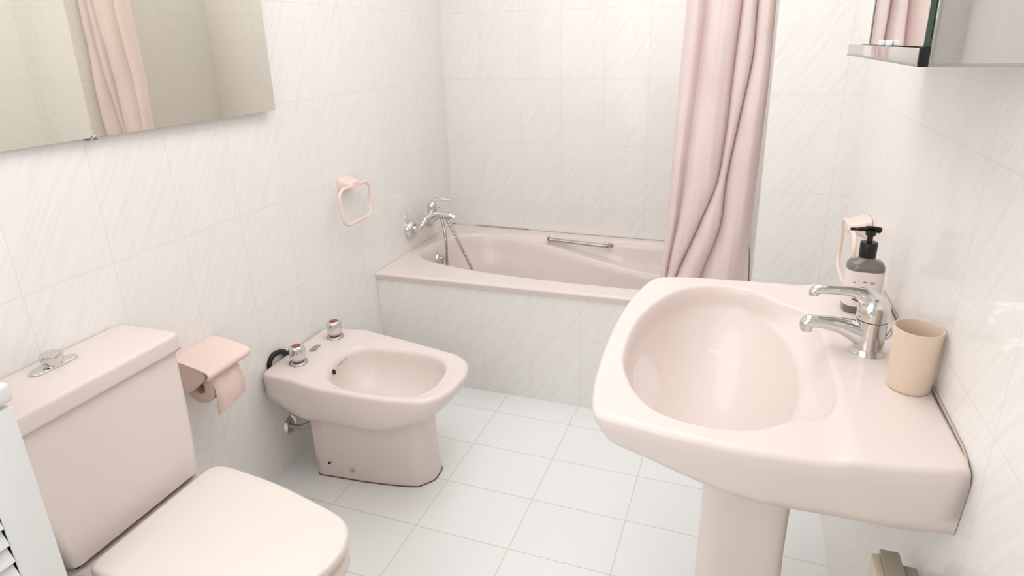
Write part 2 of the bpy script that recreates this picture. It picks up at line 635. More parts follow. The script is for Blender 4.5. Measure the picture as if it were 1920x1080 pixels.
tube(bm, bez([(.0, 0, -.02), (.012, 0, -.018), (.02, 0, -.005), (.02, 0, .012)], 5), .0035, 10)
lathe(bm, [(.001, .012), (.006, .008), (.007, 0), (.004, -.006), (.001, -.007)], 14, (.02, 0, .014))
lathe(bm, [(.012, 0), (.011, .003), (.003, .005)], 18, (0, 0, -.02), (1, 0, 0))
obj('peg', bm, M_WHITE, hk)

# ------------------------------------------------------------------ shower curtain
rod = empty('curtain_rod', (0.0, -.70, 2.02))
tag(rod, 'white shower curtain rod spanning the tub recess above the picture', 'curtain rod')
bm = bmesh.new()
tube(bm, [(.024, 0, 0), (1.467, 0, 0)], .0125, 16)
obj('pole', bm, M_WHITE, rod)
bm = bmesh.new()
NU, NV = 460, 120
# valleys between the folds: (x, z) down the cloth
CREASE = [
    [(1.201, 1.468), (1.189, 1.20), (1.18, .86), (1.161, .558)],
    [(1.262, 1.468), (1.246, 1.19), (1.215, .77), (1.186, .558)],
    [(1.368, 1.468), (1.356, 1.23), (1.352, 1.08), (1.336, .89), (1.267, .70), (1.215, .558)],
    [(1.408, 1.468), (1.412, 1.30), (1.389, 1.135), (1.359, .91), (1.356, .745), (1.300, .558)],
    [(1.463, 1.468), (1.464, 1.22), (1.460, 1.035), (1.452, .79), (1.440, .558)],
]
def at_z(tr, z):
    p = sorted(tr, key=lambda q: q[1])
    if z <= p[0][1]:
        (x0, z0), (x1, z1) = p[0], p[1]
        return x0 + (x1 - x0) * (z - z0) / (z1 - z0) * .5
    if z >= p[-1][1]:
        (x0, z0), (x1, z1) = p[0], p[-1]
        return p[-1][0] + (x1 - x0) * (z - z1) / (z1 - z0) * .25
    for (x0, z0), (x1, z1) in zip(p, p[1:]):
        if z <= z1:
            t = (z - z0) / (z1 - z0)
            return x0 + (x1 - x0) * t
DEEP = [.35, .45, 1.0, 1.0, .7]
rows = []
for j in range(NV + 1):
    z = 1.985 - (1.985 - .36) * j / NV
    zs_ = [(at_z(c, z + .05) + at_z(c, z) * 2 + at_z(c, z - .05)) / 4 for c in CREASE]
    row = []
    for i in range(NU + 1):
        f = i / NU * 4
        k = min(3, int(f))
        t = f - k
        x0, x1 = zs_[k], zs_[k + 1]
        wd = x1 - x0
        dp = (DEEP[k] * (1 - t) + DEEP[k + 1] * t)
        x = x0 + wd * t - .012 * math.sin(2 * PI * t) * min(1, wd / .06) * (DEEP[k + 1] - .2)
        a_ = min(.058, .026 + wd * .42)
        dq = DEEP[k] * (1 - sstep(.3, .7, t)) + DEEP[k + 1] * sstep(.3, .7, t)
        dq = dq * (.55 + .35 * noise.noise(Vector((k * 3.7, z * 2.1, .4))))
        pf = dq * math.sin(PI * t) ** .8 + (1 - dq) * (1 - math.cos(2 * PI * t)) / 2
        y = -.672 - a_ * pf + .02 * (1 - dp) * abs(math.cos(PI * t)) * -1.2
        y += .0012 * math.sin(x * 110 + z * 5) + .0006 * math.sin(x * 260 - z * 9)
        y += (noise.noise(Vector((x * 7, z * 3.2, 3.1))) * .012 + noise.noise(Vector((x * 22, z * 13, 7.7))) * .0035)
        row.append(bm.verts.new((x, y, z)))
    rows.append(row)
for a, b in zip(rows, rows[1:]):
    for i in range(NU):
        bm.faces.new((a[i], a[i + 1], b[i + 1], b[i]))
cu = empty('shower_curtain', (1.3, -.70, 2.0))
tag(cu, 'pale pink fabric shower curtain gathered at the right end of the tub', 'shower curtain')
bmesh.ops.translate(bm, verts=bm.verts, vec=(-1.3, .70, -2.0))
c = obj('cloth', bm, M_CLOTH, cu, angle=180)
sm = c.modifiers.new('thickness', 'SOLIDIFY')
sm.thickness = .0012
for k in range(6):
    x = -.08 + k * .042
    bm = bmesh.new()
    tube(bm, [(x, math.cos(a) * .021, .012 + math.sin(a) * .025) for a in [2 * PI * q / 20 for q in range(20)]], .0022, 8, closed=True)
    obj('hanging_ring', bm, M_WHITE, cu)

# ------------------------------------------------------------------ washbasin
SC = (1.42, -1.70)
NS = 160
OUTL = [(1.719, -1.985), (1.700, -2.002), (1.626, -2.018), (1.557, -2.023), (1.453, -2.030), (1.359, -2.024), (1.302, -2.016), (1.252, -2.008), (1.231, -1.996), (1.219, -1.959),
        (1.209, -1.90), (1.202, -1.82), (1.198, -1.71), (1.201, -1.60), (1.210, -1.52), (1.226, -1.445), (1.244, -1.413), (1.275, -1.400), (1.343, -1.388), (1.448, -1.379),
        (1.537, -1.375), (1.626, -1.378), (1.700, -1.385), (1.719, -1.400), (1.719, -1.55), (1.719, -1.70), (1.719, -1.85)]
BAS = [(1.240, -1.817), (1.237, -1.673), (1.262, -1.560), (1.303, -1.480), (1.353, -1.440), (1.401, -1.430), (1.455, -1.443), (1.500, -1.483), (1.530, -1.508), (1.556, -1.530), (1.571, -1.580), (1.577, -1.66),
       (1.580, -1.727), (1.580, -1.807), (1.578, -1.862), (1.569, -1.896), (1.553, -1.918), (1.535, -1.926), (1.516, -1.931), (1.497, -1.950), (1.463, -1.975), (1.431, -1.986), (1.388, -1.989), (1.343, -1.981), (1.307, -1.961), (1.268, -1.905)]
A0 = polar(OUTL, SC, NS)
B0 = polar(BAS, SC, NS)
ELC = (1.385, -1.705)
EL = [(ELC[0] + .158 * math.cos(2 * PI * k / 40), ELC[1] + .286 * math.sin(2 * PI * k / 40)) for k in range(40)]
E0 = [(x, y) for x, y in polar(EL, SC, NS)]
E0 = [min((e, (b[0] * .972 + SC[0] * .028, b[1] * .972 + SC[1] * .028)), key=lambda p: math.hypot(p[0] - SC[0], p[1] - SC[1])) for e, b in zip(E0, B0)]
def deck(x, y):
    return .825 + .0075 * sstep(1.556, 1.586, x) - .0015 * sstep(1.3, 1.2, x)
def ring3(A, f):
    return [(x, y, f(x, y)) for x, y in A]
def botz(x, y):
    # lower edge of the apron: shallow at the tip, deeper to the wall
    return .715 + .043 * (1 - sstep(1.22, 1.50, x))
rings = []
DR = (1.40, -1.755)
under = [(1.44 + .075 * math.cos(2 * PI * k / 40), -1.71 + .085 * math.sin(2 * PI * k / 40)) for k in range(40)]
U0 = polar(under, SC, NS)
def clampx(A):
    return [(min(x, 1.7195), y) for x, y in A]
def inset2(A, c, d):
    """inset that keeps close to the outline next to the wall"""
    B = inset(A, c, d)
    out = []
    for p, q in zip(A, B):
        k = 1 - .35 * sstep(1.60, 1.70, p[0])
        if p[0] > 1.715 and abs(p[1] - SC[1]) > .2:
            out.append((1.7195, p[1] + (q[1] - p[1]) * k))
        else:
            out.append((p[0] + (q[0] - p[0]) * k, p[1] + (q[1] - p[1]) * k))
    return out
rings.append(ring3(U0, lambda x, y: .622))
rings.append(ring3(clampx(mixp(inset(A0, SC, .03), U0, .55)), lambda x, y: .672))
rings.append(ring3(clampx(inset2(A0, SC, .052)), lambda x, y: botz(x, y) + .004))
rings.append(ring3(clampx(inset2(A0, SC, .040)), lambda x, y: botz(x, y)))
rings.append(ring3(clampx(inset2(A0, SC, .030)), lambda x, y: botz(x, y) + .004))
for t in (.15, .35, .55, .75, .9):
    rings.append([(min(p[0], 1.7195), p[1], botz(*p) + .008 + (deck(*p) - .016 - botz(*p) - .008) * t) for p in inset2(A0, SC, .027 * (1 - t) ** 1.1)])
RB = .010
for k in range(6):
    a = PI / 2 * k / 5
    rings.append([(min(p[0], 1.7195), p[1], deck(*p) - RB * (1 - math.sin(a))) for p in inset(A0, SC, RB * (1 - math.cos(a)))])
AA = inset(A0, SC, RB)
BB = inset(B0, SC, -.003)
for t in [i / 16 for i in range(1, 16)]:
    rings.append([(p[0], p[1], deck(*p)) for p in mixp(AA, BB, t)])
for t, dz in ((0, 0), (.35, .0008), (.7, .0035), (1.0, .008), (1.25, .014)):
    rings.append([(p[0], p[1], deck(*p) - dz) for p in inset(B0, SC, -.003 + .0065 * t)])
B1 = inset(B0, SC, .006)
E1 = inset(E0, SC, .004)
for t, h in ((.12, .22), (.26, .46), (.42, .68), (.60, .84), (.80, .94), (1.0, 1.0)):
    rings.append([(p[0], p[1], (deck(*p) - .014) * (1 - h) + (.825 - .050) * h) for p in mixp(B1, E1, t)])
for k in range(1, 25):
    t = (k / 25) ** 1.35
    m = 1 - t
    z = .825 - .050 - .140 * (1 - m ** 2.4) ** .85
    rings.append([(DR[0] + (x - DR[0]) * m, DR[1] + (y - DR[1]) * m, z) for x, y in E1])
sink = empty('wash_basin', (0, 0, 0))
tag(sink, 'pale pink pedestal washbasin fixed to the right-hand wall', 'washbasin')
bm = bmesh.new()
loft(bm, rings, True, True)
obj('basin', bm, M_PINK, sink, angle=80)
bm = bmesh.new()
PED = [(1.388, -1.71), (1.390, -1.755), (1.402, -1.790), (1.425, -1.800), (1.48, -1.803), (1.53, -1.803), (1.545, -1.79), (1.545, -1.71), (1.545, -1.63), (1.53, -1.617), (1.48, -1.617), (1.425, -1.620), (1.402, -1.630), (1.390, -1.665)]
P0 = polar(PED, (1.47, -1.71), 72)
pr_ = []
for z, d in ((0, -.022), (.015, -.022), (.04, -.014), (.10, -.006), (.25, 0.0), (.45, .003), (.605, .001), (.618, -.004)):
    pr_.append([(x, y, z) for x, y in inset(P0, (1.47, -1.71), d)])
loft(bm, pr_)
obj('pedestal', bm, M_PINK, sink, angle=60)
bm = bmesh.new()
lathe(bm, [(.0085, -.003), (.0085, .0015), (.006, .0022), (.006, -.002)], 24, (1.5725, -1.70, .792), (-1, 0, .35), caps=False)
obj('overflow_ring', bm, M_DULL, sink)
bm = bmesh.new()
lathe(bm, [(.0062, -.004), (.0062, .0005)], 20, (1.5725, -1.70, .792), (-1, 0, .35))
obj('overflow_hole', bm, M_DARK, sink)
bm = bmesh.new()
lathe(bm, [(.020, -.002), (.020, .001), (.015, .002), (.001, .003)], 26, (DR[0], DR[1], .636))
obj('drain', bm, M_CHROME, sink)
bm = bmesh.new()
tube(bm, bez([(1.7185, -1.385, .834), (1.7185, -1.6, .835), (1.7185, -1.90, .834), (1.7185, -1.965, .8305), (1.7185, -1.982, .820), (1.7187, -1.986, .812)], 8), .0014, 8)
obj('sealant', bm, M_SEAL, sink, label='yellowed sealant')
bm = bmesh.new()
tube(bm, bez([(1.7187, -1.986, .812), (1.7187, -1.985, .79), (1.7187, -1.981, .765), (1.7187, -1.974, .740), (1.7187, -1.967, .720)], 8), [.0022] * 12 + [.0009] * 8 + [.0030] * 13, 8)
obj('sealant', bm, M_STAIN, sink, label='dark stained sealant')

# mixer tap on the basin
tp = empty('basin_mixer_tap', (1.642, -1.695, .8322))
tag(tp, 'chrome single-lever mixer tap standing on the pink washbasin', 'tap')
bm = bmesh.new()
lathe(bm, [(.0285, 0), (.0285, .003), (.0265, .005), (.0245, .012), (.0240, .03), (.0242, .05), (.0245, .058), (.0245, .062)], 36, (0, 0, 0))
obj('body', bm, M_CHROME, tp, angle=50)
bm = bmesh.new()
tube(bm, bez([(.0, 0, .030), (-.018, 0, .036), (-.048, 0, .0445), (-.075, 0, .047), (-.094, 0, .046), (-.100, 0, .042), (-.100, 0, .034)], 7),
     [.0225] * 7 + [.0215, .0205, .0195, .018, .017, .016, .015] + [.0145, .014, .0137, .0134, .013, .0127, .0124] + [.0122, .012, .012, .012, .0118, .0118, .0118] * 3 + [.0115], 24)
obj('spout', bm, M_CHROME, tp, angle=60)
bm = bmesh.new()
lathe(bm, [(.0090, 0), (.0100, -.004), (.0098, -.010), (.0085, -.011)], 20, (-.100, 0, .038))
obj('aerator', bm, M_CHROME, tp)
bm = bmesh.new()
lathe(bm, [(.0245, .0635), (.0255, .068), (.0255, .080), (.0235, .092), (.0175, .102), (.009, .108), (.001, .109)], 36, (0, 0, 0))
tube(bm, bez([(.004, 0, .088), (-.015, 0, .102), (-.035, 0, .108), (-.06, 0, .1085), (-.085, 0, .107), (-.095, 0, .103), (-.095, 0, .096)], 7),
     [.020] * 3 + [.019, .018, .017, .016, .015, .014, .013, .012, .011, .0105, .010, .0095, .009, .0088, .0086, .0084, .0082] + [.0080] * 8 + [.0082] * 15, 22)
obj('lever', bm, M_CHROME, tp, angle=60)
bm = bmesh.new()
tube(bm, bez([(.012, 0, .02), (.024, -.002, .030), (.030, -.004, .042), (.0335, -.005, .052)], 6), [(.003, .003)] * 8 + [(.004, .0055)] * 7 + [(.004, .0065)] * 4, 14)
obj('pop_up_rod', bm, M_CHROME, tp)

# beaker
cp = empty('tooth_beaker', (1.6835, -1.802, .8325))
tag(cp, 'plain cream plastic beaker on the washbasin deck right of the tap', 'cup')
bm = bmesh.new()
lathe(bm, [(.001, 0), (.028, 0), (.0298, .002), (.0302, .006), (.0312, .03), (.0312, .031), (.0334, .100), (.0332, .1015), (.0318, .1015), (.0312, .10), (.0285, .006), (.001, .005)], 48, caps=False)
obj('body', bm, M_CUP, cp, angle=50)

# soap bottle
sb = empty('soap_bottle', (1.655, -1.505, .8325))
tag(sb, 'pump soap bottle with black pump and white label standing behind the tap', 'soap bottle')
def bottle_ring(hw, hd, z, r):
    r = min(r, hw * .98, hd * .98)
    return [(x, y, z) for x, y in rrect(-hw, hw, -hd, hd, r, 7)]
bm = bmesh.new()
R = []
for z, hw, hd, r in ((0, .030, .024, .018), (.003, .033, .027, .02), (.075, .0335, .027, .02), (.092, .0335, .027, .02), (.098, .0325, .0262, .021), (.1035, .029, .0235, .02), (.107, .0185, .018, .0178), (.110, .0150, .0150, .0148), (.114, .0145, .0145, .0142)):
    R.append(bottle_ring(hw, hd, z, r))
loft(bm, R)
obj('bottle_body', bm, M_GREY, sb, angle=50)
bm = bmesh.new()
R = [bottle_ring(.0340, .0275, z, .0205) for z in (.016, .088)]
R = [bottle_ring(.0336, .0271, .016, .0202)] + R + [bottle_ring(.0336, .0271, .088, .0202)]
loft(bm, R, False, False)
obj('front_label', bm, M_LABEL, sb, angle=50, label='white wrap-around label')
bm = bmesh.new()
lathe(bm, [(.0145, .112), (.0152, .113), (.0155, .140), (.0148, .142), (.006, .143)], 30)
obj('collar', bm, M_BLACK, sb)
bm = bmesh.new()
lathe(bm, [(.0052, .142), (.0052, .154), (.009, .156), (.0095, .166), (.006, .1685)], 22)
tube(bm, bez([(.017, 0, .1655), (.0, 0, .1680), (-.018, 0, .1665), (-.036, 0, .1655)], 6), [(.0035, .007)] + [(.004, .010)] * 5 + [(.004, .010)] * 4 + [(.0035, .006)] * 4 + [(.0028, .0035)] * 5, 16)
obj('pump_head', bm, M_BLACK, sb, angle=50)
bm = bmesh.new()
tube(bm, [(0, 0, .11), (0, 0, .02)], .002, 8)
obj('dip_tube', bm, M_BLACK, sb)
bm = bmesh.new()
def lbl(x0, x1, z0, z1, y=-.0277):
    v = [bm.verts.new(p) for p in ((x0, y, z0), (x1, y, z0), (x1, y, z1), (x0, y, z1))]
    bm.faces.new(v)
    v2 = [bm.verts.new((p.co.x, y - .0001, p.co.z)) for p in v]
    bm.faces.new(v2)
for x0, x1, z in ((-.022, -.018, .066), (-.004, .002, .068), (.006, .018, .068), (.008, .014, .0655), (-.006, -.001, .0665)):
    lbl(x0, x1, z, z + .0012)
v = [bm.verts.new(p) for p in ((-.020, -.0278, .030), (-.008, -.0278, .026), (-.009, -.0278, .046))]
bm.faces.new(v)
obj('label_print', bm, M_INK, sb, smooth=False, label='small brown marks printed on the label')

# ------------------------------------------------------------------ towel rings
def towel_ring(name_loc, rz, label, group=None):
    t = empty('towel_ring', name_loc, rz)
    tag(t, label, 'towel ring', group)
    bm = bmesh.new()
    # bracket: wedge block, wider at the wall
    sec = [(0.0, .038, .024), (.010, .038, .024), (.022, .035, .019), (.042, .031, .0135), (.052, .024, .011)]
    R = []
    for x, hy, hz_ in sec:
        zc = -.004 * (x / .05)
        R.append([(x, yy, zz + zc) for yy, zz in rrect(-hy, hy, -hz_, hz_, min(hy, hz_) * .45, 5)])
    loft(bm, R)
    tube(bm, [(.042, -.030, -.006), (.042, -.020, -.005), (.042, .020, -.005), (.042, .030, -.006)], [.0075, .0105, .0105, .0075], 16)
    obj('bracket', bm, M_PLAST, t, angle=50)
    bm = bmesh.new()
    pts = []
    hw, top, bot, r = .102, -.006, -.138, .036
    tl = .022
    for (cy, cz, a0) in ((hw - r, top - r, 0), (-hw + r, top - r, PI / 2), (-hw + r, bot + r, PI), (hw - r, bot + r, 1.5 * PI)):
        for k in range(9):
            a = a0 + PI / 2 * k / 8
            yy = cy + r * math.cos(a)
            zz = cz + r * math.sin(a)
            # sides lean slightly inwards to the bottom
            k2 = (top - zz) / (top - bot)
            pts.append((.042 + .004 * k2, yy * (1 - .10 * k2), zz))
    tube(bm, pts, .0060, 14, closed=True)
    obj('ring', bm, M_PLAST, t)
    return t
towel_ring((-AL * -.915 + .001, -.915, .874), AL, 'pale pink plastic towel ring on the left wall beside the bath tap')
towel_ring((W - .001, -1.13, .905), PI, 'pale pink plastic towel ring on the right wall behind the soap bottle')

# ------------------------------------------------------------------ toilet roll holder
def wl(y, z=0, off=0.0):
    return (-AL * y + off, y, z)
rh = empty('toilet_roll_holder', wl(-1.685, .595), AL)
tag(rh, 'pale pink plastic toilet roll holder with curved hood, on the left wall by the cistern', 'toilet roll holder')
bm = bmesh.new()
prof = bez([(0.001, .0, 0), (.03, -.001, 0), (.07, -.008, 0), (.105, -.016, 0), (.122, -.022, 0), (.127, -.033, 0), (.120, -.044, 0)], 6)
th_ = .0045
n = len(prof)
up_, dn_ = [], []
for i, p in enumerate(prof):
    t = (prof[min(i + 1, n - 1)] - prof[max(i - 1, 0)]).normalized()
    nn = Vector((-t.y, t.x, 0))
    up_.append(p)
    dn_.append(p - nn * th_)
sec = up_ + dn_[::-1]
R = []
for yy in (-.074, -.072, 0, .072, .074):
    sc_ = 1
    R.append([(p.x, yy, p.y) for p in sec])
loft(bm, R)
obj('hood', bm, M_PLAST, rh, angle=35)
for s in (-1, 1):
    bm = bmesh.new()
    ck = bez([(0, -.004, 0), (.03, -.005, 0), (.07, -.013, 0), (.098, -.024, 0), (.103, -.040, 0), (.088, -.060, 0), (.060, -.082, 0), (.03, -.098, 0), (0, -.10, 0)], 5)
    R = [[(p.x, s * .066 + q, p.y) for p in ck] for q in (-.002, .002)]
    loft(bm, R)
    obj('side_plate', bm, M_PLAST, rh, angle=35)
bm = bmesh.new()
box(bm, 0, .006, -.07, .07, -.10, 0, .002)
obj('back_plate', bm, M_PLAST, rh)
tr = empty('toilet_roll', (wl(-1.685)[0] + .062, -1.685, .595 - .082), AL)
tag(tr, 'pale pink toilet paper roll hanging in the pink holder, sheet end loose', 'toilet roll')
bm = bmesh.new()
lathe(bm, [(.019, -.050), (.046, -.050), (.0475, -.049), (.0475, .049), (.046, .050), (.019, .050)], 48, (0, 0, 0), (0, 1, 0), caps=False)
lathe(bm, [(.019, -.050), (.019, .050)], 48, (0, 0, 0), (0, 1, 0), caps=False)
obj('paper', bm, M_PAPER, tr, angle=50)
bm = bmesh.new()
pp = bez([(.0, 0, .048), (.030, 0, .0385), (.047, 0, .012), (.051, 0, -.02), (.050, 0, -.05), (.047, 0, -.078)], 6)
R = []
for q in (-.049, -.02, .02, .049):
    k = (q + .049) / .098
    lst = []
    for i, p in enumerate(pp):
        zz = p.z + (.016 * k if i > len(pp) - 9 else 0) * (i - len(pp) + 9) / 9
        lst.append((p.x + .002 * math.sin(q * 90 + p.z * 60), q, zz))
    R.append(lst)
loft(bm, R, False, False, closed=False)
s_ = obj('loose_sheet', bm, M_PAPER, tr, angle=90)
q_ = s_.modifiers.new('thickness', 'SOLIDIFY')
q_.thickness = .0006

# ------------------------------------------------------------------ bidet
BY = -1.305
bd = empty('bidet', wl(BY), AL)
tag(bd, 'pale pink floor-standing bidet with two chrome taps, against the left wall', 'bidet')
BCN = (.33, .0)
NB = 140
BO = [(.006, -.10), (.010, -.150), (.030, -.172), (.10, -.176), (.154, -.180), (.25, -.188), (.38, -.190), (.48, -.183), (.555, -.168), (.590, -.140), (.612, -.095), (.620, -.04),
      (.621, .0), (.612, .045), (.598, .075), (.575, .098), (.540, .118), (.48, .134), (.38, .158), (.28, .178), (.20, .192), (.150, .196), (.10, .182), (.03, .178), (.010, .155), (.006, .10), (.004, 0)]
BI = [(.205, -.100), (.182, -.045), (.178, .0), (.184, .045), (.210, .080), (.260, .098), (.365, .106), (.470, .094), (.525, .062), (.550, .010), (.556, -.05), (.547, -.105), (.522, -.138), (.470, -.156), (.40, -.164), (.30, -.158), (.240, -.136)]
BOa = polar(BO, BCN, NB)
BIa = polar(BI, BCN, NB)
FOOT = [(.116, -.101), (.122, -.104), (.18, -.101), (.30, -.094), (.40, -.083), (.455, -.072), (.466, -.068), (.474, -.060), (.496, -.034), (.501, -.026), (.503, 0), (.501, .028), (.496, .038), (.474, .062), (.466, .070), (.455, .074), (.40, .085), (.30, .096), (.18, .103), (.122, .106), (.116, .100), (.113, 0)]
FTa = polar(FOOT, (.30, 0), NB)
F2 = polar([(x * .99 - .002, y * .975) for x, y in FOOT], (.30, 0), NB)
F3 = polar([(x * .985 - .003, y * .975) for x, y in FOOT], (.30, 0), NB)
rings = [ring3(FTa, lambda x, y: 0), ring3(FTa, lambda x, y: .01), ring3(F2, lambda x, y: .09), ring3(F2, lambda x, y: .16), ring3(F3, lambda x, y: .226)]
def bz(x, y):
    # underside height of the rim body
    return .250 + .060 * (1 - sstep(.03, .15, x)) + .070 * sstep(.36, .62, x)
def bt(x, y):
    return .392 + .006 * sstep(.20, .12, x)
O2 = [(p[0] + (q[0] - p[0]) * (.3 + .7 * sstep(.03, .18, p[0])), p[1] + (q[1] - p[1]) * (.5 + .5 * sstep(.03, .18, p[0]))) for p, q in zip(BOa, inset(BOa, BCN, .030))]
for t, dz in ((.25, -.022), (.5, -.014), (.75, -.006), (.92, -.001)):
    rings.append([(x, y, bz(x, y) + dz) for x, y in mixp(F3, O2, t)])
def binset(d):
    return [(p[0] + (q[0] - p[0]) * (.15 + .85 * sstep(.03, .18, p[0])), p[1] + (q[1] - p[1]) * (.3 + .7 * sstep(.03, .18, p[0]))) for p, q in zip(BOa, inset(BOa, BCN, d))]
rings.append([(x, y, bz(x, y) + .022 * sstep(.05, .2, x) + .002) for x, y in binset(.016)])
for t in (.3, .6, .85):
    rings.append([(x, y, (bz(x, y) + .022 * sstep(.05, .2, x) + .002) * (1 - t) + (bt(x, y) - .012) * t) for x, y in binset(.016 * (1 - t) ** 2)])
for k in range(6):
    a = PI / 2 * k / 5
    rings.append([(x, y, bt(x, y) - .012 * (1 - math.sin(a))) for x, y in inset(BOa, BCN, .012 * (1 - math.cos(a)))])
I0 = inset(BOa, BCN, .012)
I1 = inset(BIa, BCN, -.006)
for t in [i / 12 for i in range(1, 13)]:
    rings.append([(x, y, bt(x, y) - .004 * sstep(.2, .9, t) * sstep(.18, .26, x)) for x, y in mixp(I0, I1, t)])
for d, dz in ((-.002, .0015), (.003, .006), (.006, .014)):
    rings.append([(x, y, bt(x, y) - .004 - dz) for x, y in inset(BIa, BCN, d)])
I2 = inset(BIa, BCN, .006)
for k in range(1, 13):
    t = k / 12.5
    m = 1 - t * t * .9 if t < .6 else (1 - .324) * (1 - (t - .6) / .4 * .95)
    z = .376 - .125 * math.sin(min(1, t * 1.12) * PI / 2)
    cxx, cyy = .36, -.03
    rings.append([(cxx + (x - cxx) * m, cyy + (y - cyy) * m, z) for x, y in I2])
bm = bmesh.new()
loft(bm, rings)
obj('bowl', bm, M_PINK, bd, angle=70)
for (x, y) in ((.082, -.078), (.088, .112)):
    bm = bmesh.new()
    lathe(bm, [(.0265, 0), (.0265, .003), (.024, .006), (.014, .008), (.014, .012), (.019, .013), (.0195, .018)], 28, (x, y, .397))
    bmesh.ops.scale(bm, verts=bm.verts, vec=(1.1, 1.1, 1.1), space=Matrix.Translation((-x, -y, -.397)))
    k = obj('tap', bm, M_DULL, bd)
    bm = bmesh.new()
    R = []
    for z, r in ((.017, .0195), (.020, .0205), (.046, .0215), (.052, .0200), (.055, .0165), (.055, .0125), (.052, .0120)):
        R.append([(x + (r + (.0012 if q % 3 == 0 and z < .05 else 0)) * math.cos(2 * PI * q / 48), y + (r + (.0012 if q % 3 == 0 and z < .05 else 0)) * math.sin(2 * PI * q / 48), .397 + z) for q in range(48)])
    loft(bm, R)
    bmesh.ops.scale(bm, verts=bm.verts, vec=(1.1, 1.1, 1.1), space=Matrix.Translation((-x, -y, -.397)))
    obj('tap_head', bm, M_CHROME, k)
    bm = bmesh.new()
    lathe(bm, [(.012, .0505), (.012, .0535), (.009, .0545), (.001, .0548)], 24, (x, y, .397))
    bmesh.ops.scale(bm, verts=bm.verts, vec=(1.1, 1.1, 1.1), space=Matrix.Translation((-x, -y, -.397)))
    obj('red_cap', bm, M_RED, k)
bm = bmesh.new()
slab(bm, [(a + .072, b + .020) for a, b in rrect(-.010, .010, -.024, .024, .0095)], .397, .4005, .001)
o = obj('pop_up_plate', bm, M_DULL, bd)
bm = bmesh.new()
lathe(bm, [(.006, 0), (.006, .004), (.0075, .006), (.001, .008)], 16, (.080, .008, .4))
obj('pop_up_knob', bm, M_DULL, o)
bm = bmesh.new()
lathe(bm, [(.0085, -.004), (.0085, .001)], 18, (.196, -.058, .372), (1, .35, .55))
obj('overflow_hole', bm, M_DARK, bd)
bm = bmesh.new()
slab(bm, [(a + .158, b + .004) for a, b in rrect(-.006, .006, -.006, .006, .002)], .3935, .3955, .001)
obj('square_cap', bm, M_SEALW, bd)
# faint brown maker's script inside the bowl rim
mw = Matrix.Translation((.196, -.004, .3765)) @ Matrix.Rotation(math.radians(-84), 4, 'Z') @ Matrix.Rotation(math.radians(58), 4, 'X') @ Matrix.Rotation(PI, 4, 'Y') @ Matrix.Rotation(PI, 4, 'Y')
bm = bmesh.new()
for q in range(7):
    yy = -.036 + q * .0085
    xx = .1925 - .0002 * q
    tube(bm, bez([(xx + .0015, yy, .377), (xx, yy + .002, .381 + .001 * (q % 2)), (xx + .001, yy + .004, .3775), (xx, yy + .0055, .380 + .003 * (q % 3))], 3), .0007, 6)
obj('printed_mark', bm, M_SCRIPT, bd, label='faint brown script mark')
for x, y, z, r in ((.165, -.104, .055, .0035), (.245, -.1005, .037, .0065)):
    bm = bmesh.new()
    lathe(bm, [(r, -.002), (r, .002), (r * .6, .003), (.0005, .003)], 16, (x, y, z), (0, -1, 0))
    obj('screw_cap', bm, M_SEAL if r > .005 else M_DARK, bd)
bm = bmesh.new()
FS = inset(FTa, (.30, 0), -.0015)
tube(bm, [(x, y, .0015) for x, y in FS], .0018, 6, closed=True)
obj('sealant', bm, M_STAIN, bd, label='dark stained sealant round the foot')
bm = bmesh.new()
tube(bm, bez([(.010, -.06, .34), (.006, -.105, .37), (.002, -.118, .397), (.004, -.098, .422), (.008, -.06, .418), (.008, -.03, .39)], 8), .0085, 12)
obj('supply_hose', bm, M_BLACK, bd, label='black rubber hose')
pp_ = empty('water_pipe', wl(-1.375, .147), AL)
tag(pp_, 'bent chrome pipe with round wall plate, under the bidet', 'pipe')
bm = bmesh.new()
lathe(bm, [(.032, .0), (.032, .003), (.026, .010), (.013, .013)], 30, (0, 0, 0), (1, 0, 0))
obj('wall_plate', bm, M_CHROME, pp_)
bm = bmesh.new()
tube(bm, bez([(.004, 0, 0), (.035, 0, -.002), (.07, .01, .012), (.10, .03, .03), (.125, .06, .04)], 7), .0085, 14)
obj('pipe', bm, M_DULL, pp_)

# ------------------------------------------------------------------ toilet
TY = -2.052
wc = empty('toilet', wl(TY), AL)
tag(wc, 'pale pink close-coupled toilet with its lid down, in the near left corner', 'toilet')
def tank_ring(z, hw, x0, x1, r=.018):
    return [(x, y, z) for x, y in rrect(x0, x1, -hw, hw, r, 6)]
bm = bmesh.new()
loft(bm, [tank_ring(z, hw, x0, x1) for z, hw, x0, x1 in ((.409, .150, .015, .200), (.412, .153, .012, .203), (.50, .168, .008, .194), (.60, .182, .005, .180), (.700, .193, .004, .168), (.702, .190, .006, .164))])
obj('cistern', bm, M_PINK, wc, angle=50)
bm = bmesh.new()
LO = rrect(.003, .180, -.200, .200, .022, 8)
slab(bm, LO, .7035, .743, .009, 5)
o = obj('cistern_lid', bm, M_PINK, wc, angle=50)
bm = bmesh.new()
box(bm, .008, .176, -.1955, .1955, .7010, .7040, .001)
obj('lid_joint', bm, M_SEAL, wc, label='brownish joint line under the lid')
bt_ = empty('unused', (0, 0, 0))
bpy.data.objects.remove(bt_)
bm = bmesh.new()
slab(bm, [(.055 + y * 1.0, x + .004) for x, y in [(a, b) for a, b in rrect(-.046, .046, -.0145, .0145, .0143, 10)]], .743, .7475, .0018)
fb = obj('flush_plate', bm, M_CHROME, wc)
bm = bmesh.new()
lathe(bm, [(.014, 0), (.014, .004), (.0185, .006), (.0205, .022), (.0195, .0245), (.001, .0255)], 30, (.055, .004, .747))
obj('flush_knob', bm, M_CHROME, fb)
